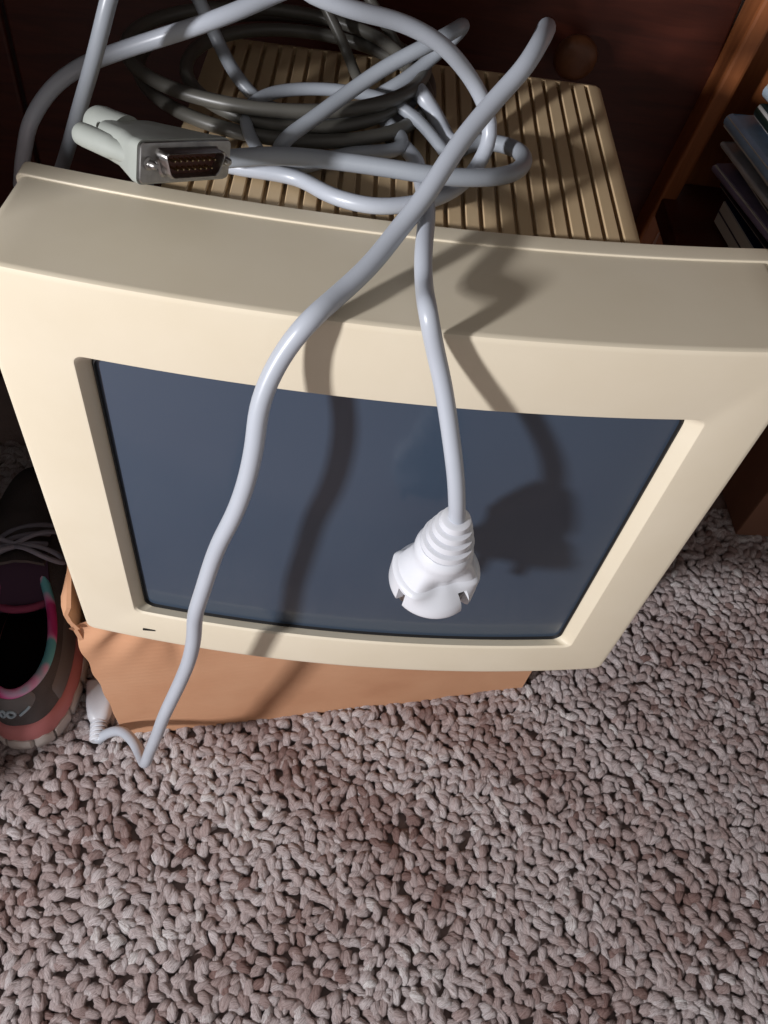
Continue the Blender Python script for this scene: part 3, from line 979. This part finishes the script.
# outsole: separate scalloped rubber pods around the edge, one mesh
g = Geo()
rings = []
NO = 384
for gr, z in ((-.008, -.001), (0.002, -.0005), (0.0062, .003), (0.0070, .011), (0.0052, .0165), (0.000, .0175)):
    ring = []
    for i in range(NO):
        s = i / NO
        ph = (s * 22 + .35) % 1
        notch = 0.0045 * math.exp(-((ph - .5) / .045) ** 2)
        hump = 0.0018 * math.cos((ph - 0) * 2 * math.pi)
        f = foot(s, gr - (notch if z > -.0004 else 0))
        ring.append((f.x, f.y, max(-.001, z + sole_lift(f.y)) + (hump if z > .008 else 0) - (notch * .6 if z > .008 else 0)))
    rings.append(ring)
g.loft(rings)
g.build('outsole', OUTS, shoe, True, deg=50)
# heel counter overlay and the smooth band above the sole


def on_upper(s, t, off=0.0008):
    f = foot(s, -0.002)
    c = collar(s, 0.004)
    xy = Vector((f.x, f.y)).lerp(Vector((c.x, c.y)), max(0, t ** 1.15 - 0.14 * math.sin(math.pi * t)))
    z0 = 0.026 + sole_lift(f.y)
    zz = z0 + (c.z - z0) * (math.sin(t * math.pi / 2) ** 0.9)
    n = Vector((math.cos(2 * math.pi * s - math.pi / 2), math.sin(2 * math.pi * s - math.pi / 2)))
    return Vector((xy.x + n.x * off, xy.y + n.y * off, zz + off * .6))


def patch(name, s0, s1, tlo, thi, mat, off=0.0009, ns=20, ntt=6):
    g = Geo()
    vv, ff = [], []
    for j in range(ntt + 1):
        for i in range(ns + 1):
            u = i / ns
            s = s0 + (s1 - s0) * u
            a, b = tlo(u), thi(u)
            edge = min(u, 1 - u, j / ntt, 1 - j / ntt)
            vv.append(on_upper(s % 1, a + (b - a) * j / ntt, off if edge > .01 else -0.0003))
    for j in range(ntt):
        for i in range(ns):
            q = j * (ns + 1) + i
            ff.append((q, q + 1, q + ns + 2, q + ns + 1))
    g.add(vv, ff)
    return g.build(name, mat, shoe, True, deg=60)


patch('heel_counter', -0.06, 0.06, lambda u: 0.35 + .25 * (2 * u - 1) ** 2, lambda u: 0.93, OVER)
patch('side_overlay', 0.09, 0.24, lambda u: 0.02, lambda u: 0.42 + .3 * u, OVER)
# worn silvery lettering on the heel, only its strokes can be made out
g = Geo()


def stroke(pts, r=0.0013):
    tube(g, catmull([on_upper(s % 1, t, 0.0012) for s, t in pts], 0.002), r, 6)


def oval(s0, t0, ds, dt):
    stroke([(s0 + ds * math.cos(a), t0 + dt * math.sin(a)) for a in [2 * math.pi * k / 10 for k in range(11)]])


oval(-0.026, .40, .0075, .075)
oval(-0.008, .40, .0075, .075)
stroke([(0.004, .36), (.010, .40), (.020, .44), (.032, .50)])
g.build('heel_print', LOGO, shoe)
# tongue and laces
g = Geo()
rings = []
for k in range(10):
    t = k / 9
    y = 0.072 + 0.075 * t
    zc = 0.106 - 0.040 * t
    ring = [(x, y + .004 * math.cos(x * 60), zc + .004 * math.cos(x * 70) + o_) for o_ in (0, -.004) for x in ([-.024, -.012, 0, .012, .024] if o_ == 0 else [.024, .012, 0, -.012, -.024])]
    rings.append(ring)
g.loft(rings)
g.build('tongue', UPPER, shoe, True)
lz = lambda y: 0.104 - 0.53 * max(0, y - 0.09)
for k in range(5):
    g = Geo()
    y = 0.088 + k * 0.016
    tube(g, catmull([(-.024, y - .004, lz(y) - .004), (-.012, y, lz(y) + .003), (0, y + .003, lz(y) + .0045), (.012, y + .006, lz(y) + .003), (.024, y + .010, lz(y) - .005)], .003), .0022, 8)
    g.build('lace', LACE, shoe)
for sgn in (-1, 1):
    g = Geo()
    tube(g, catmull([(0, .09, .110), (sgn * .012, .080, .120), (sgn * .030, .070, .116), (sgn * .041, .074, .102), (sgn * .034, .086, .098), (sgn * .014, .093, .106), (0, .092, .110)], .003), .0022, 8)
    g.build('lace_bow', LACE, shoe)
    g = Geo()
    tube(g, catmull([(0, .092, .111), (sgn * .016, .100, .112), (sgn * .032, .108, .102), (sgn * .044, .112, .084), (sgn * .049, .110, .066)], .003), .0021, 8)
    g.build('lace_end', LACE, shoe)

g = Geo()
tube(g, catmull([(-.026, .062, .066), (-.012, .052, .070), (0, .050, .071), (.012, .052, .070), (.026, .062, .066)], .003), .0035, 10)
tag(g.build('tongue_edge', M('muted_pink_trim', (150, 70, 100), 0.8, 0.2).m, shoe), 'muted pink padded edge of the tongue')
g = Geo()
g.loft([[(x, y, z - .12 * abs(x)) for x in (-.024, -.012, 0, .012, .024)] + [(x, y, z - .003 - .12 * abs(x)) for x in (.024, .012, 0, -.012, -.024)] for y, z in ((.052, .070), (.062, .078), (.075, .090), (.088, .102))])
g.build('tongue_lining', M('mauve_grey_lining', (74, 56, 74), 0.9, 0.1).m, shoe)
